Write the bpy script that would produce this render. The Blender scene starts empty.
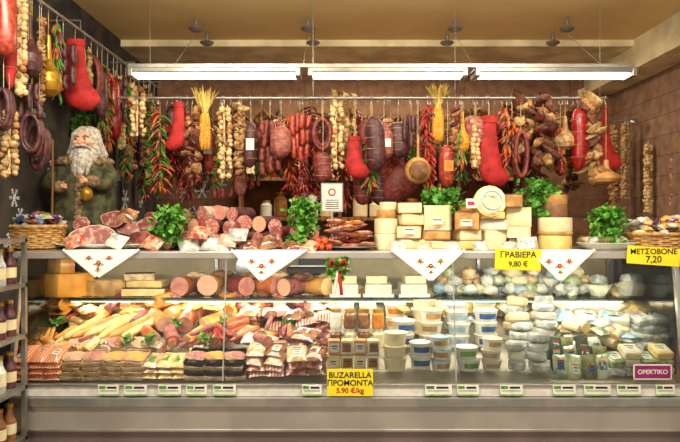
import bpy, bmesh, math, random
from mathutils import Vector, Matrix, noise
R=random.Random(7)
D=3.2; F=640.0; CZ=1.4
def X(px,y): return (px-340)*(D+y)/F
def Z(py,y): return CZ-(py-221)*(D+y)/F
def T(x,y,z): return Matrix.Translation((x,y,z))
def Ro(a,ax): return Matrix.Rotation(math.radians(a),4,ax)
def Sc(x,y,z): return Matrix.Diagonal((x,y,z,1))
def lin(c):
    o=[]
    for v in c:
        v/=255.0
        o.append(v/12.92 if v<=0.04045 else ((v+0.055)/1.055)**2.4)
    return (*o,1)
# ---------------------------------------------------------------- materials
def mat(name,c1,c2=None,rough=.5,metal=0,scale=25,bump=0,kind='noise',emit=0,ramp=(.4,.6),spec=.5,coat=0,bscale=None):
    m=bpy.data.materials.new(name); m.use_nodes=True
    nt=m.node_tree; p=nt.nodes['Principled BSDF']
    p.inputs['Roughness'].default_value=rough; p.inputs['Metallic'].default_value=metal
    p.inputs['Specular IOR Level'].default_value=spec
    if coat: p.inputs['Coat Weight'].default_value=coat; p.inputs['Coat Roughness'].default_value=.12
    if c2 is None: c2=tuple(v*.82 for v in c1)
    tc=nt.nodes.new('ShaderNodeTexCoord')
    if kind=='voronoi':
        t=nt.nodes.new('ShaderNodeTexVoronoi'); t.inputs['Scale'].default_value=scale; out=t.outputs['Distance']
    elif kind=='wave':
        t=nt.nodes.new('ShaderNodeTexWave'); t.inputs['Scale'].default_value=scale; t.inputs['Distortion'].default_value=3; out=t.outputs['Fac']
    else:
        t=nt.nodes.new('ShaderNodeTexNoise'); t.inputs['Scale'].default_value=scale; t.inputs['Detail'].default_value=4; out=t.outputs['Fac']
    nt.links.new(tc.outputs['Object'],t.inputs['Vector'])
    r=nt.nodes.new('ShaderNodeValToRGB'); r.color_ramp.elements[0].position=ramp[0]; r.color_ramp.elements[1].position=ramp[1]
    r.color_ramp.elements[0].color=lin(c1); r.color_ramp.elements[1].color=lin(c2)
    nt.links.new(out,r.inputs['Fac']); nt.links.new(r.outputs['Color'],p.inputs['Base Color'])
    if bump:
        b=nt.nodes.new('ShaderNodeBump'); b.inputs['Strength'].default_value=bump; b.inputs['Distance'].default_value=.01
        if bscale:
            t2=nt.nodes.new('ShaderNodeTexNoise'); t2.inputs['Scale'].default_value=bscale
            nt.links.new(tc.outputs['Object'],t2.inputs['Vector']); out=t2.outputs['Fac']
        nt.links.new(out,b.inputs['Height']); nt.links.new(b.outputs['Normal'],p.inputs['Normal'])
    if emit:
        p.inputs['Emission Color'].default_value=lin(c1); p.inputs['Emission Strength'].default_value=emit
    return m
def brick(name,axes,c1,c2,mo,scale=1.0,w=.4,h=.12):
    m=mat(name,c1,c2,rough=.8); nt=m.node_tree; p=nt.nodes['Principled BSDF']
    tc=nt.nodes.new('ShaderNodeTexCoord'); s=nt.nodes.new('ShaderNodeSeparateXYZ'); c=nt.nodes.new('ShaderNodeCombineXYZ')
    nt.links.new(tc.outputs['Object'],s.inputs[0]); nt.links.new(s.outputs[axes[0]],c.inputs[0]); nt.links.new(s.outputs[axes[1]],c.inputs[1])
    b=nt.nodes.new('ShaderNodeTexBrick'); b.inputs['Scale'].default_value=scale
    b.inputs['Color1'].default_value=lin(c1); b.inputs['Color2'].default_value=lin(c2); b.inputs['Mortar'].default_value=lin(mo)
    b.inputs['Brick Width'].default_value=w; b.inputs['Row Height'].default_value=h; b.inputs['Mortar Size'].default_value=.004
    nt.links.new(c.outputs[0],b.inputs['Vector'])
    n=nt.nodes.new('ShaderNodeTexNoise'); n.inputs['Scale'].default_value=14; n.inputs['Detail'].default_value=6
    nt.links.new(tc.outputs['Object'],n.inputs['Vector'])
    mx=nt.nodes.new('ShaderNodeMix'); mx.data_type='RGBA'; mx.blend_type='MULTIPLY'; mx.inputs['Factor'].default_value=.7
    rr=nt.nodes.new('ShaderNodeValToRGB'); rr.color_ramp.elements[0].position=.3; rr.color_ramp.elements[0].color=(.4,.38,.35,1); rr.color_ramp.elements[1].position=.65
    nt.links.new(n.outputs['Fac'],rr.inputs['Fac'])
    nt.links.new(b.outputs['Color'],mx.inputs['A']); nt.links.new(rr.outputs['Color'],mx.inputs['B'])
    nt.links.new(mx.outputs['Result'],p.inputs['Base Color'])
    return m
def glassmat(name,tint=(.93,.97,.96),glo=.6):
    m=bpy.data.materials.new(name); m.use_nodes=True; nt=m.node_tree; nt.nodes.remove(nt.nodes['Principled BSDF'])
    o=nt.nodes['Material Output']; t=nt.nodes.new('ShaderNodeBsdfTransparent'); t.inputs[0].default_value=(*tint,1)
    g=nt.nodes.new('ShaderNodeBsdfGlossy'); g.inputs['Roughness'].default_value=.02
    f=nt.nodes.new('ShaderNodeFresnel'); f.inputs[0].default_value=1.45
    mm=nt.nodes.new('ShaderNodeMath'); mm.operation='MULTIPLY'; mm.inputs[1].default_value=glo
    mx=nt.nodes.new('ShaderNodeMixShader')
    nt.links.new(f.outputs[0],mm.inputs[0]); nt.links.new(mm.outputs[0],mx.inputs[0]); nt.links.new(t.outputs[0],mx.inputs[1]); nt.links.new(g.outputs[0],mx.inputs[2]); nt.links.new(mx.outputs[0],o.inputs[0])
    return m
MT={}
def dm(k,*a,**kw): MT[k]=mat(k,*a,**kw)
dm('ceil',(236,210,150),(230,202,142),rough=.9,scale=3)
dm('trimc',(240,226,184),rough=.9,scale=3)
dm('floor',(150,135,118),(125,112,98),rough=.5,scale=4)
MT['wallb']=brick('wall_stone',(0,2),(150,110,84),(130,92,68),(104,78,60),w=.5,h=.16)
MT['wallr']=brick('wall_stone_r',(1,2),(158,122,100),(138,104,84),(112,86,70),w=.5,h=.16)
dm('walll',(38,36,40),(70,62,56),rough=.85,scale=6)
dm('snow',(225,228,232),rough=.7)
dm('steel',(200,200,196),(180,180,178),rough=.3,metal=.9,scale=8)
dm('steeld',(150,148,142),(130,128,122),rough=.35,metal=.6,scale=8)
dm('panel',(190,184,178),(176,170,164),rough=.35,metal=.5,scale=4)
dm('panel2',(136,122,122),(122,110,108),rough=.4,metal=.4,scale=4)
dm('dark',(34,30,30),(22,20,20),rough=.4)
dm('black',(18,18,20),rough=.35)
dm('white',(228,226,216),(212,210,200),rough=.5)
dm('cream',(232,218,180),(220,204,160),rough=.6)
dm('deck',(190,182,162),(160,152,134),rough=.35,scale=6)
dm('back',(196,180,142),(162,148,116),rough=.4,scale=3)
dm('tube',(255,242,208),(255,242,208),emit=9)
dm('led',(255,246,226),(255,246,226),emit=5)  # glow for strips added to brighten the case and the ceiling
dm('cloth',(244,243,238),(234,232,226),rough=.9,scale=60,bump=.1)
dm('red',(196,26,30),(160,16,22),rough=.55,scale=15)
dm('redfelt',(190,38,36),(146,22,26),rough=.75,scale=18,bump=.3)
dm('redshine',(176,30,28),(112,16,16),rough=.3,scale=30,coat=.25)
dm('green',(84,150,44),(48,108,28),rough=.6,scale=40)
dm('green2',(120,186,66),(70,136,38),rough=.6,scale=40)
dm('dgreen',(50,66,40),(32,44,30),rough=.8,scale=30,bump=.5)
dm('olive',(130,130,70),(96,96,48),rough=.7)
dm('yellow',(248,226,40),(240,214,30),rough=.6,scale=3)
dm('purple',(150,30,110),(130,20,95),rough=.5)
dm('ink',(20,20,22),rough=.6)
dm('inkr',(190,20,26),rough=.6)
dm('twine',(206,180,130),(170,140,90),rough=.9)
dm('rope',(226,206,160),(184,156,104),rough=.9,scale=60,bump=.4)
dm('garlic',(232,206,156),(196,158,104),rough=.6,scale=40,ramp=(.35,.7))
dm('garlicd',(196,164,114),(146,110,70),rough=.7,scale=40)
dm('husk',(236,210,124),(206,172,86),rough=.7,scale=30)
dm('corn',(230,170,50),(196,126,30),rough=.45,kind='voronoi',scale=120,bump=.5)
dm('chili',(178,34,26),(104,16,14),rough=.3,scale=25,coat=.2)
dm('chilio',(210,100,44),(150,52,26),rough=.35,scale=25)
dm('chilid',(112,44,34),(70,26,22),rough=.35,scale=25)
dm('mush',(186,138,88),(122,82,48),rough=.85,scale=50,bump=.4)
dm('mushd',(124,74,48),(72,42,32),rough=.8,scale=50,bump=.4)
dm('gourd',(206,158,92),(168,112,58),rough=.45,scale=10)
dm('sal',(144,62,54),(98,38,36),rough=.5,scale=40,bump=.3)
dm('sal2',(178,106,96),(134,70,66),rough=.55,scale=35,bump=.3)
dm('sald',(96,50,52),(60,32,36),rough=.45,scale=40,bump=.3)
dm('salw',(204,176,160),(160,124,106),rough=.7,scale=40,bump=.3)
dm('salr',(182,72,50),(134,42,34),rough=.35,scale=50,coat=.2)
dm('ham',(178,74,58),(214,156,128),rough=.5,scale=14,ramp=(.5,.7),bump=.3)
dm('cutsal',(170,92,84),(214,166,150),rough=.45,scale=110,ramp=(.46,.62))
dm('cutham',(206,142,124),(182,110,98),rough=.4,scale=25,coat=.2)
dm('cutmort',(222,168,136),(238,212,182),rough=.4,scale=60,ramp=(.6,.68))
dm('cutspeck',(148,78,76),(206,164,150),rough=.45,scale=30,ramp=(.5,.66))
dm('fat',(224,206,176),(204,178,146),rough=.45,scale=20)
dm('wurst',(234,174,92),(216,140,62),rough=.3,scale=16,coat=.3)
dm('wurst2',(204,116,62),(170,82,44),rough=.3,scale=16,coat=.3)
dm('palew',(240,214,150),(226,188,114),rough=.4,scale=14,coat=.2)
dm('salmon',(230,114,64),(240,186,146),rough=.3,kind='wave',scale=24,coat=.3)
dm('bacon',(176,72,58),(232,200,174),rough=.3,kind='wave',scale=20,coat=.3)
dm('cheese',(238,210,138),(226,190,112),rough=.5,scale=12)
dm('cheesep',(234,222,184),(222,204,160),rough=.5,scale=14)
dm('cheesew',(226,222,206),(210,206,188),rough=.5,scale=14)
dm('cheeseo',(236,166,62),(224,146,46),rough=.5,scale=14)
dm('rind',(206,162,96),(168,122,66),rough=.6,scale=20)
dm('rindd',(146,104,66),(108,72,44),rough=.6,scale=20)
dm('wrapw',(228,228,220),(166,172,166),rough=.12,scale=22,coat=.8,bump=.6,bscale=40)
dm('wrapc',(230,204,160),(186,150,106),rough=.12,scale=22,coat=.7,bump=.5,bscale=36)
dm('wrapr',(170,66,50),(220,172,140),rough=.12,scale=26,coat=.7,bump=.5,bscale=36)
dm('wrapp',(218,146,126),(232,190,164),rough=.12,scale=20,coat=.7,bump=.5,bscale=36)
dm('wrapb',(108,66,48),(170,122,90),rough=.12,scale=20,coat=.7,bump=.5,bscale=36)
dm('wrapg',(126,142,92),(196,202,166),rough=.15,scale=20,coat=.7,bump=.5,bscale=36)
dm('wrapo',(236,144,50),(244,200,116),rough=.15,scale=16,coat=.7,bump=.5,bscale=36)
dm('blue',(60,96,160),(46,80,134),rough=.4)
dm('lblue',(170,194,208),(150,176,194),rough=.4)
dm('kraft',(200,162,110),(176,136,88),rough=.8)
dm('brownj',(150,102,56),(110,70,36),rough=.2,coat=.4)
dm('labelg',(120,176,60),rough=.5)
dm('labelo',(232,140,40),rough=.5)
dm('wicker',(206,164,98),(164,120,66),rough=.7,scale=40,bump=.4)
dm('wood',(160,110,64),(122,80,44),rough=.6,kind='wave',scale=5)
dm('skin',(226,174,140),(210,150,120),rough=.5)
dm('beard',(200,194,184),(150,142,132),rough=.9,scale=50,bump=.6)
dm('coat',(84,84,52),(50,48,34),rough=.9,scale=24,bump=.6)
dm('fur',(150,122,92),(98,76,56),rough=.95,scale=50,bump=.8)
dm('gold',(206,160,60),(160,116,36),rough=.35,metal=.6)
dm('candy',(110,50,120),(230,220,230),rough=.25,scale=30,ramp=(.5,.55))
dm('candy2',(226,180,60),(250,240,220),rough=.25,scale=30,ramp=(.5,.55))
dm('tomato',(226,84,26),(206,60,20),rough=.2,coat=.5)
MT['glass']=glassmat('case_glass',(.93,.97,.95),1.1)
MT['glass2']=glassmat('shelf_glass',(.9,.96,.94),1.0)
# ---------------------------------------------------------------- builder
class B:
    def __init__(s,name): s.name=name; s.v=[]; s.f=[]; s.m=[]; s.sm=[]; s.mats=[]
    def mi(s,k):
        if k not in s.mats: s.mats.append(k)
        return s.mats.index(k)
    def add(s,vs,fs,k,smooth=True,M=None):
        o=len(s.v)
        if M is not None: vs=[M@Vector(v) for v in vs]
        s.v.extend([tuple(v) for v in vs]); i=s.mi(k)
        for f in fs: s.f.append([o+a for a in f]); s.m.append(i); s.sm.append(smooth)
    def tube(s,pts,rad,k,n=10,cap=None,M=None,flat=1.0,closed=False):
        pts=[Vector(p) for p in pts]
        if not isinstance(rad,(list,tuple)): rad=[rad]*len(pts)
        N=len(pts); vs=[]; fs=[]
        t=(pts[1]-pts[0]).normalized()
        up=Vector((0,0,1)) if abs(t.z)<.9 else Vector((0,1,0))
        u=t.cross(up).normalized()
        for i in range(N):
            if closed: tt=(pts[(i+1)%N]-pts[i-1])
            else: tt=(pts[min(i+1,N-1)]-pts[max(i-1,0)])
            if tt.length<1e-9: tt=t
            tt=tt.normalized(); u=(u-tt*u.dot(tt))
            if u.length<1e-6: u=tt.orthogonal()
            u.normalize(); w=tt.cross(u)
            for j in range(n):
                a=2*math.pi*j/n
                vs.append(pts[i]+(u*math.cos(a)+w*math.sin(a)*flat)*rad[i])
        for i in range(N if closed else N-1):
            i2=(i+1)%N
            for j in range(n):
                j2=(j+1)%n; fs.append([i*n+j,i*n+j2,i2*n+j2,i2*n+j])
        s.add(vs,fs,k,True,M)
        if not closed:
            ck=cap or k
            s.add(vs[:n],[list(range(n))[::-1]],ck,False,M); s.add(vs[-n:],[list(range(n))],ck,False,M)
    def saus(s,p0,p1,r,k,bend=(0,0,0),n=10,seg=10,cap=None,M=None,taper=.18):
        p0=Vector(p0);p1=Vector(p1);bd=Vector(bend); pts=[];rad=[]
        for i in range(seg+1):
            t=i/seg; tt=t
            if cap is None:
                tt=.5-.5*math.cos(math.pi*t)
                e=min(tt,1-tt)/taper; rr=r*(math.sqrt(max(0,1-(1-min(e,1))**2))*.97+.03)
            else: rr=r
            pts.append(p0.lerp(p1,tt)+bd*4*tt*(1-tt)); rad.append(rr)
        s.tube(pts,rad,k,n,cap,M)
    def lathe(s,prof,k,n=16,M=None,ks=None):
        for i in range(len(prof)-1):
            kk=ks[i] if ks else k
            (r0,z0),(r1,z1)=prof[i],prof[i+1]; vs=[];fs=[]
            for (r,z) in ((r0,z0),(r1,z1)):
                for j in range(n):
                    a=2*math.pi*j/n; vs.append((r*math.cos(a),r*math.sin(a),z))
            for j in range(n):
                j2=(j+1)%n; fs.append([j,j2,n+j2,n+j])
            s.add(vs,fs,kk,abs(z1-z0)>abs(r1-r0)*.2,M)
    def box(s,sx,sy,sz,k,M=None,bev=0):
        bm=bmesh.new(); bmesh.ops.create_cube(bm,size=1)
        bmesh.ops.scale(bm,vec=(sx,sy,sz),verts=bm.verts)
        if bev: bmesh.ops.bevel(bm,geom=bm.edges[:],offset=bev,segments=2,affect='EDGES',profile=.5)
        bm.verts.index_update()
        s.add([v.co.copy() for v in bm.verts],[[v.index for v in f.verts] for f in bm.faces],k,False,M); bm.free()
    def blob(s,rx,ry,rz,k,M=None,amp=.0,fr=3,nu=12,nv=8,seed=0):
        vs=[];fs=[]
        for i in range(nv+1):
            th=math.pi*i/nv
            for j in range(nu):
                a=2*math.pi*j/nu; d=Vector((math.sin(th)*math.cos(a),math.sin(th)*math.sin(a),math.cos(th)))
                q=1+amp*noise.noise(d*fr+Vector((seed*7.3,seed*1.7,seed)))
                vs.append((d.x*rx*q,d.y*ry*q,d.z*rz*q))
        for i in range(nv):
            for j in range(nu):
                j2=(j+1)%nu; fs.append([i*nu+j,(i+1)*nu+j,(i+1)*nu+j2,i*nu+j2])
        s.add(vs,fs,k,True,M)
    def pillow(s,sx,sy,sz,k,M=None,n=8,seed=0,amp=.25):
        vs=[];fs=[]
        for sd in (1,-1):
            o=len(vs)
            for i in range(n+1):
                for j in range(n+1):
                    u=2*i/n-1;v=2*j/n-1
                    h=(1-u**4)*(1-v**4)*sz/2
                    h*=1+amp*2*noise.noise(Vector((u*2+seed,v*2,seed*3.1+sd)))
                    vs.append((u*sx/2,v*sy/2,sd*h+sz/2))
            for i in range(n):
                for j in range(n):
                    f=[o+i*(n+1)+j,o+(i+1)*(n+1)+j,o+(i+1)*(n+1)+j+1,o+i*(n+1)+j+1]
                    fs.append(f if sd>0 else f[::-1])
        s.add(vs,fs,k,True,M)
    def pie(s,r,h,a0,a1,rind,cut,M=None,n=16,top=None):
        full=abs(a1-a0)>=359; top=top or cut
        ring=[(r*math.cos(math.radians(a0+(a1-a0)*i/n)),r*math.sin(math.radians(a0+(a1-a0)*i/n))) for i in range(n+1)]
        b=.08*h; zs=[(0,.97),(b,1),(h-b,1),(h,.97)]
        vs=[];fs=[]
        for z,q in zs:
            for x,y in ring: vs.append((x*q,y*q,z))
        for l in range(3):
            for i in range(n): a=l*(n+1)+i; fs.append([a,a+1,a+n+2,a+n+1])
        s.add(vs,fs,rind,True,M)
        s.add([(0,0,h)]+[(x*.97,y*.97,h) for x,y in ring],[[0,i+1,i+2] for i in range(n)],top,False,M)
        s.add([(0,0,0)]+[(x*.97,y*.97,0) for x,y in ring],[[0,i+2,i+1] for i in range(n)],rind,False,M)
        if not full:
            for (x,y) in (ring[0],ring[-1]): s.add([(0,0,0),(x,y,0),(x,y,h),(0,0,h)],[[0,1,2,3]],cut,False,M)
    def done(s,smoothmod=False):
        me=bpy.data.meshes.new(s.name)
        V=[Vector(v) for v in s.v]
        mn=Vector((min(v[i] for v in V) for i in range(3))); mx=Vector((max(v[i] for v in V) for i in range(3)))
        c=(mn+mx)/2; c.z=mn.z
        me.from_pydata([tuple(v-c) for v in V],[],s.f)
        for k in s.mats: me.materials.append(MT[k])
        me.polygons.foreach_set('material_index',s.m); me.polygons.foreach_set('use_smooth',s.sm); me.update()
        o=bpy.data.objects.new(s.name,me); o.location=c; bpy.context.scene.collection.objects.link(o)
        return o
def text(par,st,loc,size,k,rx=90,rz=0,align='CENTER',name='lettering'):
    cu=bpy.data.curves.new(name,'FONT'); cu.body=st; cu.size=size; cu.align_x=align; cu.align_y='CENTER'; cu.extrude=.0004; cu.offset=.0006
    cu.materials.append(MT[k]); o=bpy.data.objects.new(name,cu); bpy.context.scene.collection.objects.link(o)
    o.parent=par; o.location=Vector(loc)-par.location; o.rotation_euler=(math.radians(rx),0,math.radians(rz)); return o
def slab(name,x0,x1,y0,y1,z0,z1,k,bev=0):
    b=B(name); b.box(x1-x0,y1-y0,z1-z0,k,T((x0+x1)/2,(y0+y1)/2,(z0+z1)/2),bev); return b.done()
# ---------------------------------------------------------------- room
YB=2.83; XL=-1.72; XR=2.56; ZC=2.82
slab('floor',-3,3,-4.2,YB+.1,-.1,0,'floor')
slab('ceiling',-3,3,-4.2,YB+.1,ZC,ZC+.1,'ceil')
slab('trim_1',XL,2.3,1.82,YB,ZC-.05,ZC,'trimc')
slab('trim_2',2.3,XR,-1.5,YB,2.59,ZC,'trimc')
slab('wall_back',XL-.1,XR+.1,YB,YB+.1,0,ZC,'wallb')
slab('wall_left',XL-.1,XL,-1.5,YB,0,ZC,'walll')
slab('wall_right',XR,XR+.1,-1.5,YB,0,ZC,'wallr')
b=B('snowflake_decorations')
def flake(M,r):
    for a in range(0,180,60):
        b.box(2*r,.004,r*.12,'snow',M@Ro(a,'Y'))
    for a in range(0,360,60):
        for q in (.45,.75):
            for t in (35,-35):
                b.box(r*.3,.004,r*.08,'snow',M@Ro(a,'Y')@T(r*q,0,0)@Ro(t,'Y')@T(r*.13,0,0))
for i in range(34):
    y=-.2+R.random()*2.9; z=1.2+R.random()*1.3
    flake(T(XL+.003,y,z)@Ro(90,'Z'),.03+R.random()*.05)
for i in range(16):
    flake(T(-1.6+R.random()*1.2,YB-.004,1.3+R.random()*1.1),.05+R.random()*.06)
b.done()
b=B('pantry_shelf')
for z in (1.42,1.78): b.box(2.6,.26,.03,'wood',T(.35,YB-.14,z))
for x in (-.9,0,.9,1.6):
    b.box(.03,.24,.4,'wood',T(x,YB-.13,1.6))
b.done()
b=B('stock_jars')
for z in (1.435,1.795):
    x=-.85
    while x<1.55:
        w=.05+R.random()*.03; k=R.choice(['brownj','cream','kraft','cheesep','rind','white','olive','salr'])
        h=.12+R.random()*.12
        if min(abs(x-q) for q in (-.9,0,.9,1.6))>w+.02 or z>1.6:
            b.lathe([(0,0),(w*.9,0),(w,.01),(w,h*.8),(w*.7,h*.9),(w*.7,h)],k,12,T(x,YB-.13,z)); b.lathe([(w*.75,h),(w*.75,h+.02),(0,h+.02)],'gold',12,T(x,YB-.13,z))
        x+=w*2+.02
b.done()
# ---------------------------------------------------------------- counter case
CX0,CX1=-1.58,1.66; CW=CX1-CX0; CM=(CX0+CX1)/2
b=B('refrigerated_display_case')
fy=-.13
b.box(CW,.86,.05,'deck',T(CM,.3,.545))
b.box(CW,.025,.05,'white',T(CM,fy-.005,.59))
b.box(CW,.03,.012,'steel',T(CM,fy-.01,.617),.003)
b.box(CW,.04,.052,'steel',T(CM,fy-.01,.537),.008)
b.box(CW,.03,.105,'panel',T(CM,fy,.457))
b.box(CW,.035,.014,'steel',T(CM,fy-.004,.40),.004)
b.box(CW,.03,.10,'panel2',T(CM,fy+.01,.343))
b.box(CW,.7,.29,'dark',T(CM,.28,.15))
b.box(CW,.84,.2,'panel',T(CM,.3,.42))
sl=math.atan(.25/.73)
ln=.76/math.cos(sl)
b.box(CW-.04,ln,.012,'deck',T(CM,.285,.74-.007)@Matrix.Rotation(sl,4,'X'))
b.box(CW-.04,.02,.3,'steel',T(CM,.69,.72))
b.box(CW,.02,.04,'steel',T(CM,.70,.96))
for i in range(4):
    w=(CW-.06)/4
    b.box(w-.02,.012,.24,'back',T(CX0+.03+w*(i+.5),.70+(i%2)*.014,1.10))
    b.box(.018,.02,.25,'steel',T(CX0+.03+w*i+.005,.69,1.10))
b.box(CW+.06,.76,.014,'steel',T(CM,.345,1.243),.003)
b.box(CW+.06,.014,.036,'panel',T(CM,-.032,1.231),.004)
b.box(CW-.1,.04,.014,'steel',T(CM,.03,1.226))
b.box(CW-.16,.028,.006,'led',T(CM,.03,1.216))  # added glowing strip, brightens the case contents
b.box(CW-.1,.03,.01,'steel',T(CM,.38,.958))
b.box(CW-.16,.016,.005,'led',T(CM,.38,.952))  # added glowing strip, brightens the deck under the shelf
for x in (CX0,CX1):
    b.box(.025,.03,.66,'steel',T(x,-.075,.92)@Ro(-9.5,'X'),.004)
    b.box(.014,.72,.58,'glass2',T(x,.33,.93))
    b.box(.03,.03,1.25,'steel',T(x,.70,.62))
for x in (CX0+.04,-.56,.56,CX1-.04):
    b.box(.014,.014,.3,'steel',T(x,.66,1.09))
b.done()
b=B('display_case_front_glass')
xs=[CX0+.015,-.565,.56,CX1-.015]
for i in range(3):
    x0,x1=xs[i]+.003,xs[i+1]-.003
    b.add([(x0,-.118,.624),(x1,-.118,.624),(x1,-.018,1.232),(x0,-.018,1.232)],[[0,1,2,3]],'glass',False)
for x in xs[1:3]:
    b.box(.006,.006,.61,'steel',T(x,-.066,.928)@Ro(-9.3,'X'))
b.done()
b=B('glass_shelf')
b.box(CW-.08,.32,.008,'glass2',T(CM,.52,.968))
b.box(CW-.08,.006,.026,'glass2',T(CM,.358,.962))
b.done()
def dz(y): return .62+(y+.08)*.25/.73+.009
SL=Matrix.Rotation(sl,4,'X')
def dM(px,y,h=0,rz=0):
    if y<.05: y-=.03
    return T(X(px,y),y,dz(y)+h)@SL@Ro(rz,'Z')
def sM(px,y,h=0,rz=0): return T(X(px,y),y,.973+h)@Ro(rz,'Z')
def tM(px,y,h=0,rz=0): return T(X(px,y),y,1.251+h)@Ro(rz,'Z')
def log(b,M,r,l,k,cut,a=0):
    b.saus((0,-l/2,r),(0,l/2,r),r,k,cap=cut,M=M@Ro(a,'Z'),n=14,seg=2)
def tub(b,M,r,h,body='white',lid='white',band=None):
    b.lathe([(0,0),(r*.82,0),(r*.86,h*.2),(r*.95,h*.72),(r*.97,h*.86)],body,18,M)
    if band:
        vs=[];n=10
        for i in range(n+1):
            a=math.radians(-140+100*i/n)
            for q,z in ((.885,h*.25),(.95,h*.68)): vs.append((r*q*math.cos(a),r*q*math.sin(a),z))
        b.add(vs,[[2*i,2*i+2,2*i+3,2*i+1] for i in range(n)],band,True,M@Ro(u(-25,25),'Z'))
    b.lathe([(r*1.0,h*.86),(r*1.03,h*.88),(r*1.03,h*.97),(r*.97,h),(r*.9,h*.985),(0,h*.985)],lid,18,M)
def label(b,M,w,d,k='white'):
    b.box(w,d,.0015,k,M); b.box(w*.7,d*.12,.0022,'ink',M@T(0,d*.1,0)); b.box(w*.5,d*.1,.0022,'ink',M@T(0,-d*.2,0)); b.box(w,d*.18,.002,R.choice(['inkr','labelg','blue','labelo']),M@T(0,d*.4,0))
def vac(b,M,w,d,h,k,lab=True,lk='white'):
    b.pillow(w,d,h,k,M,seed=R.random()*50)
    if lab: label(b,M@T(R.uniform(-.1,.1)*w,R.uniform(-.15,.15)*d,h*1.02),w*.45,d*.4,lk)
def sausagepack(b,M,w,d,r,k,n):
    for i in range(n):
        x=-w/2+w*(i+.5)/n; b.saus((x,-d/2,r),(x,d/2,r),r,k,M=M,n=8,seg=8)
def slices(b,M,r,n,k,ek,step=.012):
    for i in range(n):
        b.lathe([(0,0),(r,0),(r,.003),(r*.95,.004),(0,.004)],k,16,M@T((i-n/2)*step,0,.012+i*.0015)@Ro(14,'Y'),ks=[ek,ek,ek,k])
def tray(b,M,w,d,k='white'):
    b.box(w,d,.006,k,M@T(0,0,.003)); 
    for sx,sy,lx,ly in ((-1,0,.004,d),(1,0,.004,d),(0,-1,w,.004),(0,1,w,.004)): b.box(lx,ly,.018,k,M@T(sx*w/2,sy*d/2,.009))
def block(b,M,w,d,h,k,rind=None,bev=.006):
    b.box(w,d,h,k,M@T(0,0,h/2),bev)
    if rind:
        b.box(w*1.01,d*1.01,h*.07,rind,M@T(0,0,h*.965),.002); b.box(w*1.01,d*1.01,h*.07,rind,M@T(0,0,h*.035),.002)
def u(a,c): return R.uniform(a,c)
def leaves(b,M,n,r,h,size=.012,ks=('green','green2')):
    for i in range(n):
        a=u(0,6.28); q=math.sqrt(R.random())*r; z=h*R.random()**.7
        q*=.55+.45*math.sin(min(1,z/h)*2.4+.3)
        q*=1+.35*math.sin(a*5+z*40)
        s=size*u(.7,1.5); LM=M@T(q*math.cos(a),q*math.sin(a),z)@Matrix.Rotation(u(0,6.28),4,'Z')@Matrix.Rotation(u(-1.2,1.2),4,'X')@Matrix.Rotation(u(-1,1),4,'Y')
        b.add([(0,0,0),(s*.6,s*.3,s*.15),(s*.45,s*.7,0),(s*.7,s*1.0,.1*s),(0,s*1.5,-s*.2),(-s*.7,s*1.0,.1*s),(-s*.45,s*.7,0),(-s*.6,s*.3,s*.15)],[[0,1,2,4],[2,3,4],[0,4,6,7],[4,5,6]],R.choice(ks),False,LM)
    for i in range(max(4,n//14)):
        a=u(0,6.28); q=u(0,r*.7); b.tube([(0,0,0),(q*.5*math.cos(a),q*.5*math.sin(a),h*.5),(q*math.cos(a),q*math.sin(a),h*.85)],.0015,'green',5,M=M)
# ================= deck contents, left: meats
b=B('packed_smoked_salmon')
for i,px in enumerate((26,42,57)):
    for j in range(4): vac(b,dM(px+1,.0+j*.012,.002+j*.022,u(-8,8)),.08,.17,.024,'salmon',j==3)
b.done()
b=B('packed_frankfurters')
for i,px in enumerate((30,48,68)):
    sausagepack(b,dM(px,.22,.004,u(-15,10)),.09,.15,.011,R.choice(['wurst2','salr']),4)
    sausagepack(b,dM(px,.22,.026,u(-15,10)),.08,.14,.011,'wurst2',4)
    sausagepack(b,dM(px,.24,.048,u(-25,20)),.07,.14,.011,'wurst',3)
b.done()
b=B('sliced_ham_packs')
for i,px in enumerate((76,96,116,136)):
    for j in range(4):
        M=dM(px,-.0+j*.01,.002+j*.017,u(-14,14)); tray(b,M,.105,.13,'wrapc')
        slices(b,M,.044,4,R.choice(['cutham','cutmort','bacon','wurst']),'fat')
for i,px in enumerate((90,112,134)):
    for j in range(2):
        M=dM(px,.14,.03+j*.017,u(-14,14)); slices(b,M,.05,7,R.choice(['cutham','cutmort']),'fat',.016)
b.done()
b=B('white_sausages')
for i in range(12):
    px=80+i*5.8; b.saus((-.0,-.15,.022),(0,.15,.022),.021,R.choice(['palew','cheese','palew','wurst']),bend=(u(-.01,.01),0,0),M=dM(px,.27,.03+(.034 if i%2 else 0),-30+u(-6,6)))
b.done()
b=B('green_labelled_snack_packs')
for px in (154,168,181):
    for j in range(3):
        vac(b,dM(px,j*.012,.002+j*.02,u(-8,8)),.07,.14,.024,R.choice(['wrapc','palew']),True,'labelg' if j==2 else 'white')
b.done()
b=B('cold_cut_trays')
for px in (198,217,236):
    for j in range(4):
        M=dM(px,j*.01,.002+j*.018,u(-12,12)); tray(b,M,.096,.13,'black' if j%2 else 'wrapc'); slices(b,M,.04,4,R.choice(['cutsal','cutham','bacon','wurst']),'fat')
b.done()
b=B('bacon_packs')
for px in (257,277):
    for j in range(4): vac(b,dM(px,.02+j*.01,.002+j*.022,u(-14,14)),.09,.15,.026,R.choice(['bacon','wrapr','wrapb','wrapc']),j==3)
b.done()
b=B('bagged_cured_sausages')
for px in (297,316):
    for j in range(3): vac(b,dM(px,.02,.002+j*.034,u(-20,20)),.1,.15,.04,R.choice(['wrapb','wrapr','wrapc']),j==2)
for j in range(4): vac(b,dM(305,.14,.002+j*.03,u(-30,30)),.14,.13,.035,R.choice(['wrapw','wrapb']),True)
b.done()
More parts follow.
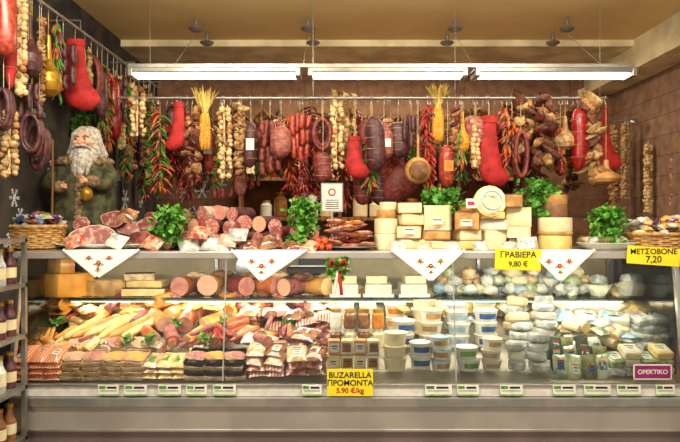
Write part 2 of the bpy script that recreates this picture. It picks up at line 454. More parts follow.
def pileM(b,px0,px1,y0,y1,n,hmax,ks,sz=.09,logs=(),lab=.5,pl=.35):
    for i in range(n):
        px=u(px0,px1); y=u(y0,y1); h=u(0,hmax)
        M=dM(px,y,h,u(-60,60))@Ro(u(-18,18),'X')@Ro(u(-18,18),'Y')
        if logs and R.random()<pl:
            k,c=R.choice(logs); log(b,M,sz*u(.25,.4),sz*1.2,k,c)
        else: vac(b,M,sz*u(.8,1.2),sz*u(.7,1.2),sz*u(.3,.45),R.choice(ks),R.random()<lab)
b=B('mortadella_chunks')
for (px,y,r,k,c) in [(150,.22,.036,'wurst2','cutmort'),(172,.2,.038,'sal2','cutham'),(196,.2,.036,'wurst','cutmort'),(160,.36,.046,'wurst','cutmort'),(188,.36,.048,'wurst2','cutham'),(214,.34,.044,'wurst','palew'),(236,.33,.04,'wurst2','cutham'),(218,.2,.034,'salr','cutsal'),(140,.38,.036,'sal','cutsal'),(176,.46,.044,'wurst','palew'),(204,.47,.046,'wurst2','cutmort'),(232,.46,.042,'wurst','cutmort')]:
    log(b,dM(px,y,.03,u(-50,50)),r,.13,k,c)
b.done()
b=B('smoked_sausages')
for i in range(30):
    px=36+i*4.0+u(-3,3); y=.38+u(0,.16)
    b.saus((-.07,0,.019),(.07,0,.019),.018,R.choice(['wurst','wurst2','salr','palew','wurst']),bend=(0,.015,0),M=dM(px,y,u(0,.08),u(-60,60)))
b.done()
b=B('salami_sticks')
for i in range(26):
    px=186+i*5.6+u(-3,3); b.saus((0,-.08,.013),(0,.08,.013),.013,R.choice(['sal','salr','sal2','wurst2','wurst']),M=dM(px,.22+u(-.06,.05),.03+(i%4)*.02,u(-50,50)))
b.done()
b=B('vacuum_packed_meats')
for i in range(34):
    px=240+i*2.8; vac(b,dM(px,.37+u(-.07,.12),(i%4)*.03,u(-40,40)),.1,.11,.036,R.choice(['wrapr','wrapb','wrapo','wrapc','bacon','wrapb','wrapp']),i%3==0)
b.done()
LG=[('wurst2','cutmort'),('wurst','palew'),('sal','cutsal'),('palew','cheesep'),('wurst','cheeseo')]
b=B('assorted_deli_packs'); pileM(b,38,240,.08,.18,34,.06,['wrapc','wrapc','wrapo','salmon','palew','wrapr','wrapb'],.07,LG,.3)
pileM(b,40,240,.40,.60,76,.13,['wrapc','palew','wrapo','cheeseo','wrapc','wrapr','cheese','wurst'],.1,LG,.25); b.done()
b=B('assorted_cured_packs'); pileM(b,245,330,.1,.2,20,.07,['wrapb','wrapp','wrapr','wrapw','wrapc'],.08,[('sal','cutsal'),('sal2','cutham')])
pileM(b,240,345,.42,.62,40,.13,['wrapb','wrapo','wrapr','wrapw','wrapc','wrapb'],.095,[('sal','cutsal'),('wurst2','cutham')]); b.done()
b=B('parsley_garnish')
for px,y in ((128,.11),(150,.12),(205,.12),(262,.15),(90,.45),(60,.3),(178,.28),(226,.3),(290,.3)): leaves(b,dM(px,y,.08),60,.035,.03,.010)
b.done()
# ================= deck, centre/right
b=B('jarred_preserves')
for px in (334,347,360,373):
    for j in range(2):
        M=T(X(px,-.02),-.02,dz(.03)+j*.075)@Ro(u(-6,6),'Z')
        k=R.choice(['kraft','cream','cheese'])
        b.box(.058,.06,.07,k,M@T(0,0,.035),.004); b.box(.044,.001,.045,'white' if k!='cream' else 'brownj',M@T(0,-.031,.035)); b.box(.03,.0015,.006,'ink',M@T(0,-.0315,.042)); b.box(.024,.0015,.005,'inkr',M@T(0,-.0315,.03))
for px in (336,350,364,378):
    for j in range(2):
        M=T(X(px,.14),.14,dz(.19)+.02+j*.1)
        b.lathe([(0,0),(.03,0),(.032,.01),(.032,.07),(.024,.085)],R.choice(['brownj','labelo','olive','cheesep','white']),14,M); b.lathe([(.027,.085),(.027,.1),(0,.1)],'gold' if j else 'white',14,M)
b.done()
b=B('cream_cheese_tubs')
for px,y,n,r,h,bd,ld,bn in [(396,-.02,3,.058,.062,'cheesep','cheesep','cream'),(420,.0,2,.055,.065,'white','white','blue'),(441,-.02,3,.05,.055,'white','lblue','rind'),(467,-.02,2,.06,.058,'white','white','labelg'),(492,-.02,3,.05,.052,'white','cream','kraft'),
   (404,.2,2,.062,.07,'white','white','blue'),(431,.2,3,.06,.065,'white','cream','rind'),(458,.2,3,.06,.062,'white','white','lblue'),(486,.2,3,.062,.065,'white','white','blue'),
   (395,.38,2,.06,.07,'cream','white','labelo'),(424,.38,3,.07,.055,'cheesep','white',None),(455,.38,2,.065,.07,'white','white','lblue'),(485,.38,3,.065,.05,'cheesep','lblue',None)]:
    for j in range(n): tub(b,T(X(px,y)+u(-.008,.008),y+u(-.006,.006),dz(y)+.012+j*(h+.001)),r,h,bd,ld,bn)
b.done()
b=B('assorted_dairy_packs')
pileM(b,388,505,.28,.33,14,.16,['wrapc','wrapw','wrapg','cheese','lblue','kraft'],.07,[('cheesep','cheese')],.7)
pileM(b,340,500,.5,.62,26,.13,['wrapw','cheesep','cheese','kraft','wrapg','lblue','palew'],.09,[('cheesep','cheese'),('rind','cheese')],.5)
b.done()
b=B('fresh_white_cheeses')
for px,y,n,r in [(514,-.02,3,.044),(538,-.02,4,.054),(520,.18,4,.058),(545,.2,5,.06),(515,.36,4,.06),(542,.38,4,.06)]:
    for j in range(n):
        M=T(X(px,y)+u(-.012,.012),y+u(-.006,.006),dz(y)+.014+j*.046)@Ro(u(-6,6),'X')@Ro(u(-6,6),'Y')
        b.lathe([(0,0),(r*.85,0),(r,.012),(r,.034),(r*.88,.045),(0,.045)],R.choice(['cheesew','wrapw','cheesep','cheese','wrapw']),18,M)
b.done()
b=B('olive_bags')
for px in (558,572,586,600):
    for j in range(3): vac(b,T(X(px,.0),-.02+j*.05,dz(.02)+.01+j*.035)@Ro(72,'X')@Ro(u(-10,10),'Z'),.075,.12,.035,R.choice(['wrapg','olive','wrapg','dgreen']),True,R.choice(['white','lblue','blue']))
for px in (564,586,610):
    for j in range(3): vac(b,dM(px,.24,.03+j*.045,u(-20,20)),.11,.11,.06,R.choice(['wrapw','lblue','wrapg','wrapc']),True)
b.done()
b=B('wrapped_cheese_portions')
for i,px in enumerate((614,629,645,660)):
    for j in range(2+i%2): 
        M=dM(px,.02,.002+j*.04,u(-15,15)); b.box(.085,.1,.036,R.choice(['cheesep','cheesew','wrapw','cheese','wrapg']),M@T(0,0,.018),.008); label(b,M@T(0,0,.037),.045,.05)
for i,px in enumerate((622,642,660)):
    for j in range(4):
        M=dM(px-3,.22,.002+j*.042,u(-30,30)); b.box(.1,.1,.04,R.choice(['cheesew','wrapw','cheesep','cheese']),M@T(0,0,.02),.01); label(b,M@T(0,0,.041),.05,.05)
for i,px in enumerate((575,597,620,643)):
    for j in range(3):
        M=dM(px-5,.42,.002+j*.046,u(-35,35)); b.box(.12,.11,.045,R.choice(['cheesew','wrapw','cheesep','cheese']),M@T(0,0,.0225),.012)
pileM(b,555,640,.1,.3,34,.14,['wrapw','wrapw','cheesew','wrapg','cheesep','wrapc','lblue'],.08,[('cheesep','cheese')],.5,.2)
pileM(b,500,640,.4,.58,40,.15,['wrapw','wrapw','cheese','cheesep','wrapg','wrapc'],.095,[('cheesep','cheese'),('rind','cheesep')],.35,.3)
b.done()
b=B('feta_blocks_in_tray')
for i,px in enumerate((345,368)):
    for j in range(3): block(b,dM(px,.38,.05*j,u(-12,12)),.11-.01*j,.1,.05,R.choice(['cheesew','cheesep','cheese']))
b.done()
b=B('rear_row_cheeses')
for i in range(22):
    px=352+i*13.0
    if px>640: break
    for j in range(2):
        M=dM(px+u(-3,3),.58,j*.07,u(-25,25)); k=R.choice(['cheesew','cheesep','cheesep','wrapw','cheese','rind'])
        if j and R.random()<.4: continue
        if R.random()<.5: block(b,M,.09,.08,.065,k)
        else: b.pie(.05,.065,0,360,k,k,M)
b.done()
b=B('rear_row_hams')
for i in range(19):
    px=46+i*16; log(b,dM(px,.58,.02+.05*(i%2),u(-50,50)),.036+u(0,.01),.11,R.choice(['wurst','sal','wurst2','salw','palew']),R.choice(['cutham','cutmort','palew']))
b.done()
# ================= glass shelf contents
b=B('large_cheese_wedges')
b.pie(.20,.13,205,335,'cheeseo','cheeseo',sM(66,.56,0,5),top='cheese')
b.pie(.16,.09,190,320,'rind','cheese',sM(110,.58,0,20),top='cheesep')
b.pie(.15,.08,190,330,'wurst','palew',sM(62,.54,.132,-10),top='cheese')
block(b,sM(146,.5,0,3),.24,.16,.045,'palew','rindd')
block(b,sM(148,.52,.045,-6),.21,.13,.04,'cheese')
block(b,sM(140,.52,.085,14),.17,.11,.04,'wrapc','rind')
b.done()
b=B('baked_ham_halves')
for px,y,r,k,c in [(185,.5,.055,'wurst2','cutham'),(211,.52,.06,'wurst','cutmort'),(240,.5,.055,'sal','cutham'),(267,.52,.055,'wurst2','cutham'),(292,.5,.05,'sal2','cutmort'),(318,.52,.05,'wurst','palew')]:
    log(b,sM(px,y,0,u(-75,75)),r,.15,k,c)
    vac(b,sM(px+12,y,r*1.7,u(-40,40)),.12,.1,.04,R.choice(['wrapc','wrapb','wrapw','wrapr']))
b.done()
b=B('feta_trays')
for px in (345,378,412):
    M=sM(px,.5,0,u(-4,4)); tray(b,M,.17,.22,'white'); block(b,M@T(0,0,.008),.15,.18,.06,'cheesew'); block(b,M@T(u(-.02,.02),0,.07)@Ro(u(-9,9),'Z'),.12,.14,.045,'cheesep')
b.done()
b=B('wrapped_mozzarella')
for l,n,h in ((0,15,.035),(1,14,.085),(2,7,.13)):
    for i in range(n):
        px=440+i*(150/n)+l*4; b.blob(u(.035,.055),.045,u(.028,.04),R.choice(['wrapw','cheesew','wrapw','cheesep','wrapg','wrapc','lblue']),sM(px,.5+u(-.06,.06),h),.45,2.5,seed=i+l*40)
b.done()
b=B('white_bowls')
for px,k in ((598,'wrapg'),(628,'cheesep'),(652,'cheesew')):
    M=sM(px,.48); b.lathe([(0,.0),(.04,0),(.045,.008),(.078,.06),(.082,.065),(.075,.06),(.05,.02),(0,.015)],'white',20,M); b.blob(.065,.065,.03,k,M@T(0,0,.055),.3,3,seed=px)
    b.blob(.05,.045,.035,'wrapw',M@T(0,0,.09),.3,3,seed=px+5)
b.done()
b=B('weighing_scale')
b.box(.3,.1,.05,'black',sM(312,.63,.13),.01); b.box(.16,.03,.10,'dark',sM(312,.64,.19),.008); b.box(.26,.09,.008,'steel',sM(312,.63,.16)); b.box(.2,.08,.11,'steeld',sM(312,.63,.055))
b.done()
b=B('meat_slicer')
M=sM(250,.63)
b.box(.22,.08,.05,'steel',M@T(0,0,.025),.01); b.lathe([(0,0),(.085,0),(.085,.006),(0,.014)],'steel',24,M@T(0,0,.15)@Ro(90,'X')); b.box(.04,.03,.16,'dark',M@T(.09,0,.1),.008)
b.done()
# ================= price labels and signs
b=B('price_labels')
for px0,px1 in ((98,119),(124,147),(158,181),(186,207),(213,236),(302,322),(425,452),(457,479),(500,523),(553,576),(584,611),(617,641),(656,675)):
    y=fy-.030; w=X(px1,y)-X(px0,y); cx=X((px0+px1)/2,y)
    M=T(cx,y,.596)@Ro(-8,'X')
    b.box(w,.002,.052,'white',M); b.box(w*.3,.003,.014,'green',M@T(-w*.3,0,.013)); b.box(w*.8,.003,.003,'ink',M@T(0,0,-.003)); b.box(w*.45,.003,.010,'ink',M@T(w*.15,0,.012)); b.box(w,.003,.006,'green2',M@T(0,0,-.022))
    b.box(w*.7,.02,.004,'steel',M@T(0,.01,-.02))
b.done()
def sign(name,px0,px1,py0,py1,y,k,lines,ink='ink',rz=0,frame=None):
    b=B(name); w=X(px1,y)-X(px0,y); h=Z(py0,y)-Z(py1,y); cx=X((px0+px1)/2,y); cz=Z((py0+py1)/2,y)
    b.box(w,.003,h,k,T(cx,y,cz)@Ro(rz,'Y'))
    if frame:
        for s in (-1,1): b.box(.005,.006,h,frame,T(cx+s*w/2,y,cz)); b.box(w,.006,.005,frame,T(cx,y,cz+s*h/2))
    o=b.done()
    for st,fz,sz,kk in lines: text(o,st,(cx,y-.0025,cz+h*fz),sz,kk or ink)
    return o
sign('yellow_price_sign',327,373,369,396,-.17,'yellow',[('BUZARELLA',.27,.038,None),('ΠPOMONTA',-.02,.038,None),('5.90 €/kg',-.3,.034,'inkr')])
sign('yellow_price_sign',495,541,249,270,-.06,'yellow',[('ΓPABIEPA',.22,.042,None),('9,80 €',-.22,.036,None)],rz=2)
sign('yellow_price_sign',627,680,247,265,-.06,'yellow',[('METΣOBONE',.24,.038,None),('7,20',-.2,.046,None)],rz=4)
sign('purple_price_card',634,671,365,379,-.145,'purple',[('OPEKTIKO',0,.030,'white')],frame='white')
y=.45
b=B('framed_notice_card')
cx=X(332,y); z0=Z(212,y); z1=Z(183,y); w=X(343,y)-X(321,y)
b.box(w,.006,z1-z0,'steel',T(cx,y,(z0+z1)/2)); b.box(w*.88,.002,(z1-z0)*.9,'white',T(cx,y-.004,(z0+z1)/2))
b.lathe([(0,0),(.022,0),(.022,.002),(0,.002)],'inkr',20,T(cx,y-.005,z0+(z1-z0)*.68)@Ro(90,'X'))
b.lathe([(0,0),(.014,0),(.014,.003),(0,.003)],'white',20,T(cx,y-.005,z0+(z1-z0)*.68)@Ro(90,'X'))
for i in range(5): b.box(w*.6,.003,.004,'ink',T(cx,y-.005,z0+.02+i*.012))
b.box(.012,.012,z0-1.25,'steel',T(cx,y,(z0+1.25)/2)); b.box(.09,.07,.008,'steel',T(cx,y,1.256))
b.done()
b=B('christmas_corsage')
y=-.05; cx=X(338,y)
leaves(b,T(cx,y-.012,Z(268,y))@Ro(90,'X'),110,.045,.02,.02,('green','green2','green2')); 
for i in range(6): b.blob(.010,.010,.010,'redshine',T(cx+u(-.03,.03),y-.03,Z(266,y)+u(-.03,.03)))
for s in (-1,1):
    b.tube([(cx,y-.03,Z(266,y)),(cx+s*.03,y-.045,Z(259,y)),(cx+s*.048,y-.03,Z(266,y)),(cx,y-.03,Z(268,y))],.009,'red',8)
    b.tube([(cx,y-.04,Z(270,y)),(cx+s*.012,y-.045,Z(283,y)),(cx+s*.018,y-.045,Z(294,y))],.008,'white' if s<0 else 'red',8)
b.done()
# ================= embroidered cloths
for (pa,pb,pap,pyb) in ((64,138,100,277),(232,306,262,280),(392,464,430,280),(529,594,558,280)):
    b=B('embroidered_cloth'); x0=X(pa,-.05); x1=X(pb,-.05); xa=X(pap,-.05); za=Z(pyb,-.05); n=16
    vs=[];fs=[]
    for i in range(n+1):
        t=i/n
        for j in range(n+1):
            s=j/n
            xa0=x0+(xa-x0)*t; xb0=x1+(xa-x1)*t; x=xa0+(xb0-xa0)*s; z=1.257+(za-1.257)*t
            yy=-.046-.085*(1.257-z)/.6*2-.006*math.sin(x*60)*t
            vs.append((x,yy,z))
    for i in range(n):
        for j in range(n): a=i*(n+1)+j; fs.append([a,a+1,a+n+2,a+n+1])
    b.add(vs,fs,'cloth')
    b.add([(x0,-.046,1.257),(x1,-.046,1.257),(x1-.03,.1,1.254),(x0+.03,.1,1.254)],[[0,1,2,3]],'cloth')
    for (ax,bx) in ((x0,xa),(x1,xa)):
        for i in range(22):
            t=i/21; x=ax+(bx-ax)*t; z=1.257+(za-1.257)*t
            b.lathe([(0,0),(.007,0),(.007,.002),(0,.002)],'cloth',8,T(x,-.049-.28*(1.257-z),z)@Ro(90,'X'))
    for (tx,tz,s) in ((0,.060,.75),(-.05,.085,.6),(.05,.085,.6),(0,.03,.5)):
        cx=xa+tx; cz=za+tz+.012; M=T(cx,-.053-.28*(1.257-cz),cz)@Ro(90,'X')
        for a in range(0,360,60): b.lathe([(0,0),(.006*s,0),(.006*s,.002),(0,.002)],'red',8,M@Ro(a,'Z')@T(.010*s,0,0))
        b.lathe([(0,0),(.005*s,0),(.005*s,.003),(0,.003)],'yellow',8,M)
        for a in (200,340,270): b.box(.022*s,.005*s,.002,'green',M@Ro(a,'Z')@T(.024*s,0,0))
    b.done()
# ================= items on top
def basket(name,px,y,rx,ry,h,fillk,fh=.05):
    b=B(name); M=tM(px,y)
    b.lathe([(0,.004),(.9,.004),(.9,.012)],'wicker',24,M@Sc(rx,ry,1))
    nr=int(h/.011)
    for i in range(nr):
        pts=[]; q=.9+.12*i/nr
        for j in range(48):
            a=2*math.pi*j/48; w=1+.03*math.cos(j*math.pi/2*1+ (i%2)*math.pi)
            pts.append((rx*q*w*math.cos(a),ry*q*w*math.sin(a),.01+i*.011))
        b.tube(pts,.006,'wicker',6,closed=True,M=M)
    for j in range(24):
        a=2*math.pi*j/24; b.tube([(rx*.9*math.cos(a),ry*.9*math.sin(a),.004),(rx*1.02*math.cos(a),ry*1.02*math.sin(a),h)],.004,'wicker',5,M=M)
    b.tube([(rx*1.04*math.cos(2*math.pi*j/32),ry*1.04*math.sin(2*math.pi*j/32),h) for j in range(32)],.010,'wicker',8,closed=True,M=M)
    for i in range(60):
        a=u(0,6.28); q=math.sqrt(R.random())*.85
        b.pillow(.075,.05,.03,R.choice(fillk),M@T(rx*q*math.cos(a),ry*q*math.sin(a),h-.02+u(0,fh)*(1-q*.5))@Ro(u(0,360),'Z')@Ro(u(-50,50),'X'),n=5,seed=i)
    b.done()
basket('wicker_basket_with_sweets',35,.24,.155,.12,.12,['wrapw','candy','wrapg','wrapb','wrapw','sald','blue'],.09)
basket('wicker_basket_with_sweets',663,.26,.20,.13,.08,['candy','candy2','candy','candy2','wrapw','wrapo'],.12)
b=B('speck_ham_platter')
M=tM(108,.27); b.lathe([(0,.0),(.7,0),(1,.022),(1.03,.026),(1,.03),(.7,.008),(0,.008)],'white',32,M@Sc(.27,.19,1))
def hamchunk(M,rx,ry,rz,k,cut,seed):
    vs=[];fs=[];nu=18;nv=7
    for i in range(nv+1):
        th=math.pi/2*i/nv
        for j in range(nu):
            a=2*math.pi*j/nu; q=1+.3*noise.noise(Vector((math.cos(a)*1.3+seed,math.sin(a)*1.3,seed)))
            vs.append((rx*q*math.cos(a)*math.cos(th),ry*math.sin(th),rz*q*math.sin(a)*math.cos(th)+rz))
    for i in range(nv):
        for j in range(nu):
            j2=(j+1)%nu; fs.append([i*nu+j,i*nu+j2,(i+1)*nu+j2,(i+1)*nu+j])
    b.add(vs,fs,k,True,M)
    b.add(vs[:nu],[list(range(nu))[::-1]],'fat',False,M)
    c=Vector((0,0,rz)); b.add([tuple(c+(Vector(v)-c)*.93-Vector((0,.002,0))) for v in vs[:nu]],[list(range(nu))[::-1]],cut,False,M)
for px,y,h,rx,rz,k,cut,s in [(94,.14,.018,.12,.054,'sald','cutspeck',1),(139,.15,.014,.075,.042,'sald','sal2',2),(112,.25,.12,.08,.042,'sald','cutspeck',4),(146,.24,.095,.07,.038,'sald','cutspeck',6),(80,.26,.10,.05,.035,'sald','cutspeck',5),(130,.27,.075,.08,.035,'sal','cutspeck',8),(100,.3,.015,.14,.055,'sald','cutspeck',9),(150,.3,.14,.05,.03,'sald','sal',12)]:
    hamchunk(tM(px,y,h,u(-30,30))@Ro(-14,'X'),rx,.11,rz,k,cut,s)
for px,h in ((76,.03),(118,.03),(154,.02),(128,.16)): b.pillow(.10,.09,.05,R.choice(['wrapr','wrapb','wrapw']),tM(px,.1,h)@Ro(50,'X')@Ro(u(-30,30),'Z'),seed=px)
b.done()
b=B('sliced_salami_logs')
for px,py,r,k,c in [(166,241,9,'sald','cutham'),(184,240,9,'sal2','cutsal'),(203,240,8.5,'salw','cutham'),(175,229,8,'sal','cutham'),(193,227,8.5,'sal','cutmort'),(211,227,8.5,'sald','cutsal'),(230,228,8,'sal','cutspeck'),(202,214,8,'salw','cutsal'),(218,213,8,'sald','cutham'),(184,216,7.5,'sald','cutspeck'),(241,239,7,'sal2','cutham'),(244,223,8,'sald','cutsal'),(259,224,8,'sald','cutmort'),(258,240,8,'sald','cutsal'),(274,240,8.5,'sald','cutspeck'),(275,226,7,'sal','cutsal'),(232,214,7,'sald','cutsal')]:
    y=.12+(241-py)*.004+u(-.02,.02); rr=r*(D+y)/F
    z=max(Z(py,y),1.252+rr)
    b.saus((0,0,0),(0,.17,0),rr,k,cap=c,M=T(X(px,y),y,z)@Ro(u(-50,50),'Z'),n=16,seg=2)
b.done()
b=B('wrapped_salami_pieces')
for px,h,k in ((222,0,'wrapw'),(228,.03,'wrapp'),(250,0,'wrapb'),(212,.01,'wrapw'),(292,.0,'wrapb'),(308,.0,'wrapr'),(190,.0,'wrapw'),(238,.06,'wrapw'),(268,.02,'wrapb'),(200,.07,'wrapr')): b.pillow(.10,.09,.05,k,tM(px,.06,h)@Ro(40,'X')@Ro(u(-30,30),'Z'),seed=px)
b.done()
b=B('ham_hock_pile')
for i,(px,h,k) in enumerate([(283,0,'sald'),(300,0,'sal'),(316,0,'sal'),(292,.055,'sald'),(308,.05,'ham'),(280,.05,'sal')]):
    log(b,tM(px,.2,h,u(-60,60)),.036,.12,k,R.choice(['cutham','cutspeck','cutsal']))
b.done()
b=B('tomatoes')
for px,h in ((321,0),(329,0),(325,.03),(318,.03)): b.blob(.019,.019,.017,'tomato',tM(px,.08,h+.017))
b.done()
b=B('sliced_meat_platter')
M=tM(350,.18); b.lathe([(0,.0),(.7,0),(1,.014),(1,.018),(.7,.006),(0,.006)],'steel',24,M@Sc(.14,.13,1))
for i in range(24): vac(b,M@T(u(-.09,.09),u(-.06,.06),.01+i*.0055)@Ro(u(0,180),'Z')@Ro(u(-18,18),'X'),.1,.08,.022,R.choice(['bacon','cutspeck','wrapr','wrapo','wrapr','wrapw']),False)
b.done()
for nm,(px,y,h,r,hh,n) in zip(['parsley_bunch']*7,[(170,.12,.02,.085,.20,330),(304,.16,.06,.085,.19,300),(441,.28,.14,.11,.18,380),(538,.24,.17,.10,.19,330),(607,.2,.03,.085,.19,330),(296,.07,.01,.05,.06,90),(240,.3,.13,.04,.05,60)]):
    b=B(nm); leaves(b,tM(px,y,h),n,r,hh,.019); b.done()
b=B('cheese_wheel_stack')
for j in range(2): b.pie(.062,.08,0,360,'cheesep','cheesep',tM(386,.2,j*.082))
b.pie(.05,.045,0,360,'rind','cheese',tM(386,.2,.164))
b.pie(.045,.04,0,360,'cheesep','cheesep',tM(388,.2,.209))
b.done()
b=B('cheese_block_stack')
for px,h,w,hh,k,r in [(409,0,.135,.055,'cheesep','rind'),(409,.056,.13,.07,'cheesep','rindd'),(409,.127,.13,.06,'cheesep','rind'),(409,.188,.12,.06,'cheesep','rindd'),(437,0,.145,.05,'cheesep','rindd'),(437,.05,.14,.05,'rind','rindd'),(437,.10,.14,.13,'cheesep','cheesep'),(466,0,.12,.05,'cheese','rindd'),(466,.05,.12,.05,'cheesep','cheese'),(466,.10,.13,.10,'rind','rindd'),(493,0,.12,.10,'cheesep','cheesep'),(493,.10,.14,.06,'cheesew','rind'),(493,.16,.13,.04,'cheese','rind'),(520,0,.12,.06,'cheesep','rindd'),(519,.06,.12,.06,'cheesep','white'),(518,.12,.13,.10,'cheesep','cheese'),(512,.22,.09,.07,'rind','rindd')]:
    block(b,tM(px+u(-1.5,1.5),.2+u(-.02,.02),h,u(-18,18)),w*u(.94,1.04),.13,hh,k,r,.009)
for px,h in ((409,.08),(466,.12),(437,.13),(524,.02)):
    M=tM(px,.11,h+.0); b.box(.06,.001,.035,'white',M@T(0,-.01,.02)); b.box(.045,.002,.005,'ink',M@T(0,-.01,.025)); 
for px,h in ((398,.0),(424,.0),(452,.0),(480,.0),(508,.0)): b.pillow(.08,.07,.045,R.choice(['wrapw','wrapc','cheese']),tM(px,.08,h)@Ro(45,'X'),seed=px)
b.done()
b=B('yellow_cheese_wheel')
b.pie(.085,.05,0,360,'yellow','white',T(X(487,.22),.16,1.33+.17)@Ro(78,'X')@T(0,0,-.03),top='cheesep')
b.pie(.07,.055,0,360,'rind','cheese',tM(470,.26,.202)); 
b.tube([(.05*math.cos(a*.4),.05*math.sin(a*.4),0) for a in range(16)],.006,'lblue',6,closed=True,M=T(X(487,.22),.105,1.5+.008)@Ro(78,'X'))
b.done()
b=B('round_cheese_wheels')
M=tM(555,.2)
b.pie(.086,.075,0,360,'cheese','cheesep',M,n=28); b.pie(.09,.015,0,360,'rind','rind',M@T(0,0,.076),n=28); b.pie(.088,.075,0,360,'cheesep','cheesep',M@T(0,0,.092),n=28)
b.pie(.07,.07,150,400,'rindd','cheese',M@T(0,.02,.168),n=20); 
b.pie(.06,.05,0,360,'rind','cheese',M@T(.01,.02,.238),n=20)
b.done()
b=B('wrapped_cheese_piece'); vac(b,tM(527,.07,.02)@Ro(60,'X'),.1,.09,.04,'wrapw'); b.done()
b=B('card_on_cheese_block'); b.box(.05,.002,.05,'white',tM(471,.1,.24)@Ro(-12,'X')); b.box(.035,.003,.02,'inkr',tM(471,.099,.24)@Ro(-12,'X')); b.tube([(0,0,0),(0,0,.05)],.0015,'wood',5,M=tM(471,.11,.19)); b.done()
b=B('garnished_platter')
M=tM(606,.2); b.lathe([(0,.0),(.7,0),(1,.03),(1.03,.034),(1,.036),(.7,.008),(0,.008)],'white',28,M@Sc(.15,.12,1))
for i in range(14): b.blob(.04,.03,.022,R.choice(['olive','green','wrapw','wrapg','wrapc']),M@T(u(-.1,.1),u(-.06,.06),.045),.3,2,seed=i)
b.done()
# ================= hanging things
RY=(.86,1.06,1.26); RZ=(Z(98,.86),Z(98,1.06),Z(99,1.26))
b=B('hanging_rail')
for y,z in zip(RY,RZ):
    b.tube([(X(118,y),y,z),(X(606,y),y,z)],.009,'steel',10)
for px in (150,313,455,600):
    x=X(px,.96); b.tube([(x,.86,RZ[0]),(x,1.06,RZ[1]),(x,1.26,RZ[2])],.006,'steel',8); b.tube([(x,.96,(RZ[0]+RZ[1])/2),(x,.96,ZC)],.004 if px==313 else .0018,'steeld',8)
b.done()
def hook(b,x,y,zr,z0):
    pts=[(x,y+.012*math.cos(a),zr+.012*math.sin(a)) for a in [math.radians(q) for q in (180,135,90,45,0,-30)]]
    b.tube(pts+[(x,y,zr-.03),(x,y,zr-.04)],.0025,'steel',6); b.tube([(x,y,zr-.035),(x,y,min(z0,zr-.036))],.0022,'twine',5)
def g_sal(b,x,y,z0,z1,w,k):
    r=w/2; H=z0-z1
    b.saus((x,y,z0),(x+u(-.02,.02),y,z1),r,k,taper=u(.18,.4),n=12,seg=14,bend=(u(-.018,.018),0,0))
    for q in (.2,.4,.6,.8):
        zz=z0-H*q; b.tube([(x+r*1.02*math.cos(a*.5236),y+r*1.02*math.sin(a*.5236),zz) for a in range(12)],.0011,'twine',4,closed=True)
    if R.random()<.3: b.box(w*.6,.002,H*.25,R.choice(['white','labelo','labelg','inkr']),T(x,y-r*1.03,z0-H*.5))
def g_garlic(b,x,y,z0,z1,w,k,br=.018):
    b.tube([(x,y,z0),(x,y,z1)],.008,'rope',6); z=z0; i=0
    while z>z1:
        for q in range(3):
            a=i*2.1+q*2.09+u(-.4,.4); rr=br*u(.7,1.25)
            b.lathe([(0,-rr),(rr*.7,-rr*.8),(rr,-rr*.1),(rr*.8,rr*.5),(rr*.25,rr*.95),(rr*.15,rr*1.6)],k if R.random()<.8 else 'mush',8,T(x+(w/2-rr)*math.cos(a)*u(.8,1.4),y+(w/2-rr)*.8*math.sin(a),z+u(-.006,.006))@Ro(u(-40,40),'X')@Ro(u(-40,40),'Y'))
        z-=br*1.55; i+=1
def g_chili(b,x,y,z0,z1,w,k):
    b.tube([(x,y,z0),(x,y,z1)],.003,'twine',5); n=int((z0-z1)/.0055)
    for i in range(n):
        z=z0-(z0-z1)*i/n; a=u(0,6.28); L=u(.04,.085); q=w/2*u(.4,1.3); kk=k if not isinstance(k,tuple) else R.choice(k)
        dx,dy=math.cos(a)*q,math.sin(a)*q
        b.tube([(x,y,z),(x+dx*.6,y+dy*.6,z-L*.3),(x+dx,y+dy,z-L*.75),(x+dx*u(.7,1.3),y+dy*.9,z-L)],[.004,.0085,.006,.0008],kk,6)
def g_mush(b,x,y,z0,z1,w,k):
    b.tube([(x,y,z0),(x,y,z1)],.003,'twine',5); z=z0; i=0
    while z>z1:
        b.blob(w/2*u(.35,.85),w/2*u(.35,.85),w*u(.08,.16),k if not isinstance(k,tuple) else R.choice(k),T(x+u(-.25,.25)*w,y+u(-.2,.2)*w,z)@Ro(u(-60,60),'X')@Ro(u(-60,60),'Y'),.6,2.2,8,6,seed=i+x*10); z-=w*.10; i+=1
def g_corn(b,x,y,z0,z1,w,k):
    H=z0-z1
    for i in range(20):
        a=i*2*math.pi/20; q=w*u(.3,.75)
        b.tube([(x,y,z0-H*.45),(x+q*.5*math.cos(a),y+q*.5*math.sin(a),z0-H*.2),(x+q*math.cos(a),y+q*math.sin(a),z0-H*u(-.02,.1))],[.006,w*.10,.001],'husk',6,flat=.2)
    for s in (-1,1,0):
        b.saus((x+s*.014,y-abs(s)*.004,z0-H*.4),(x+s*.02,y,z1),w*.14,'corn',n=10,taper=.35)
def g_ring(b,x,y,z0,z1,w,k):
    H=z0-z1
    for q in range(3):
        ph=u(-.5,.5); s=u(.8,1)
        pts=[]
        for i in range(24):
            a=2*math.pi*i/24; pts.append((x+w/2*s*math.sin(a)*math.cos(ph),y+w/2*s*math.sin(a)*math.sin(ph)+(q-1)*.02,z0-H/2*s+H/2*s*math.cos(a)))
        b.tube(pts,[.0135*(1-.35*(i%8==0)) for i in range(24)],k,8,closed=True)
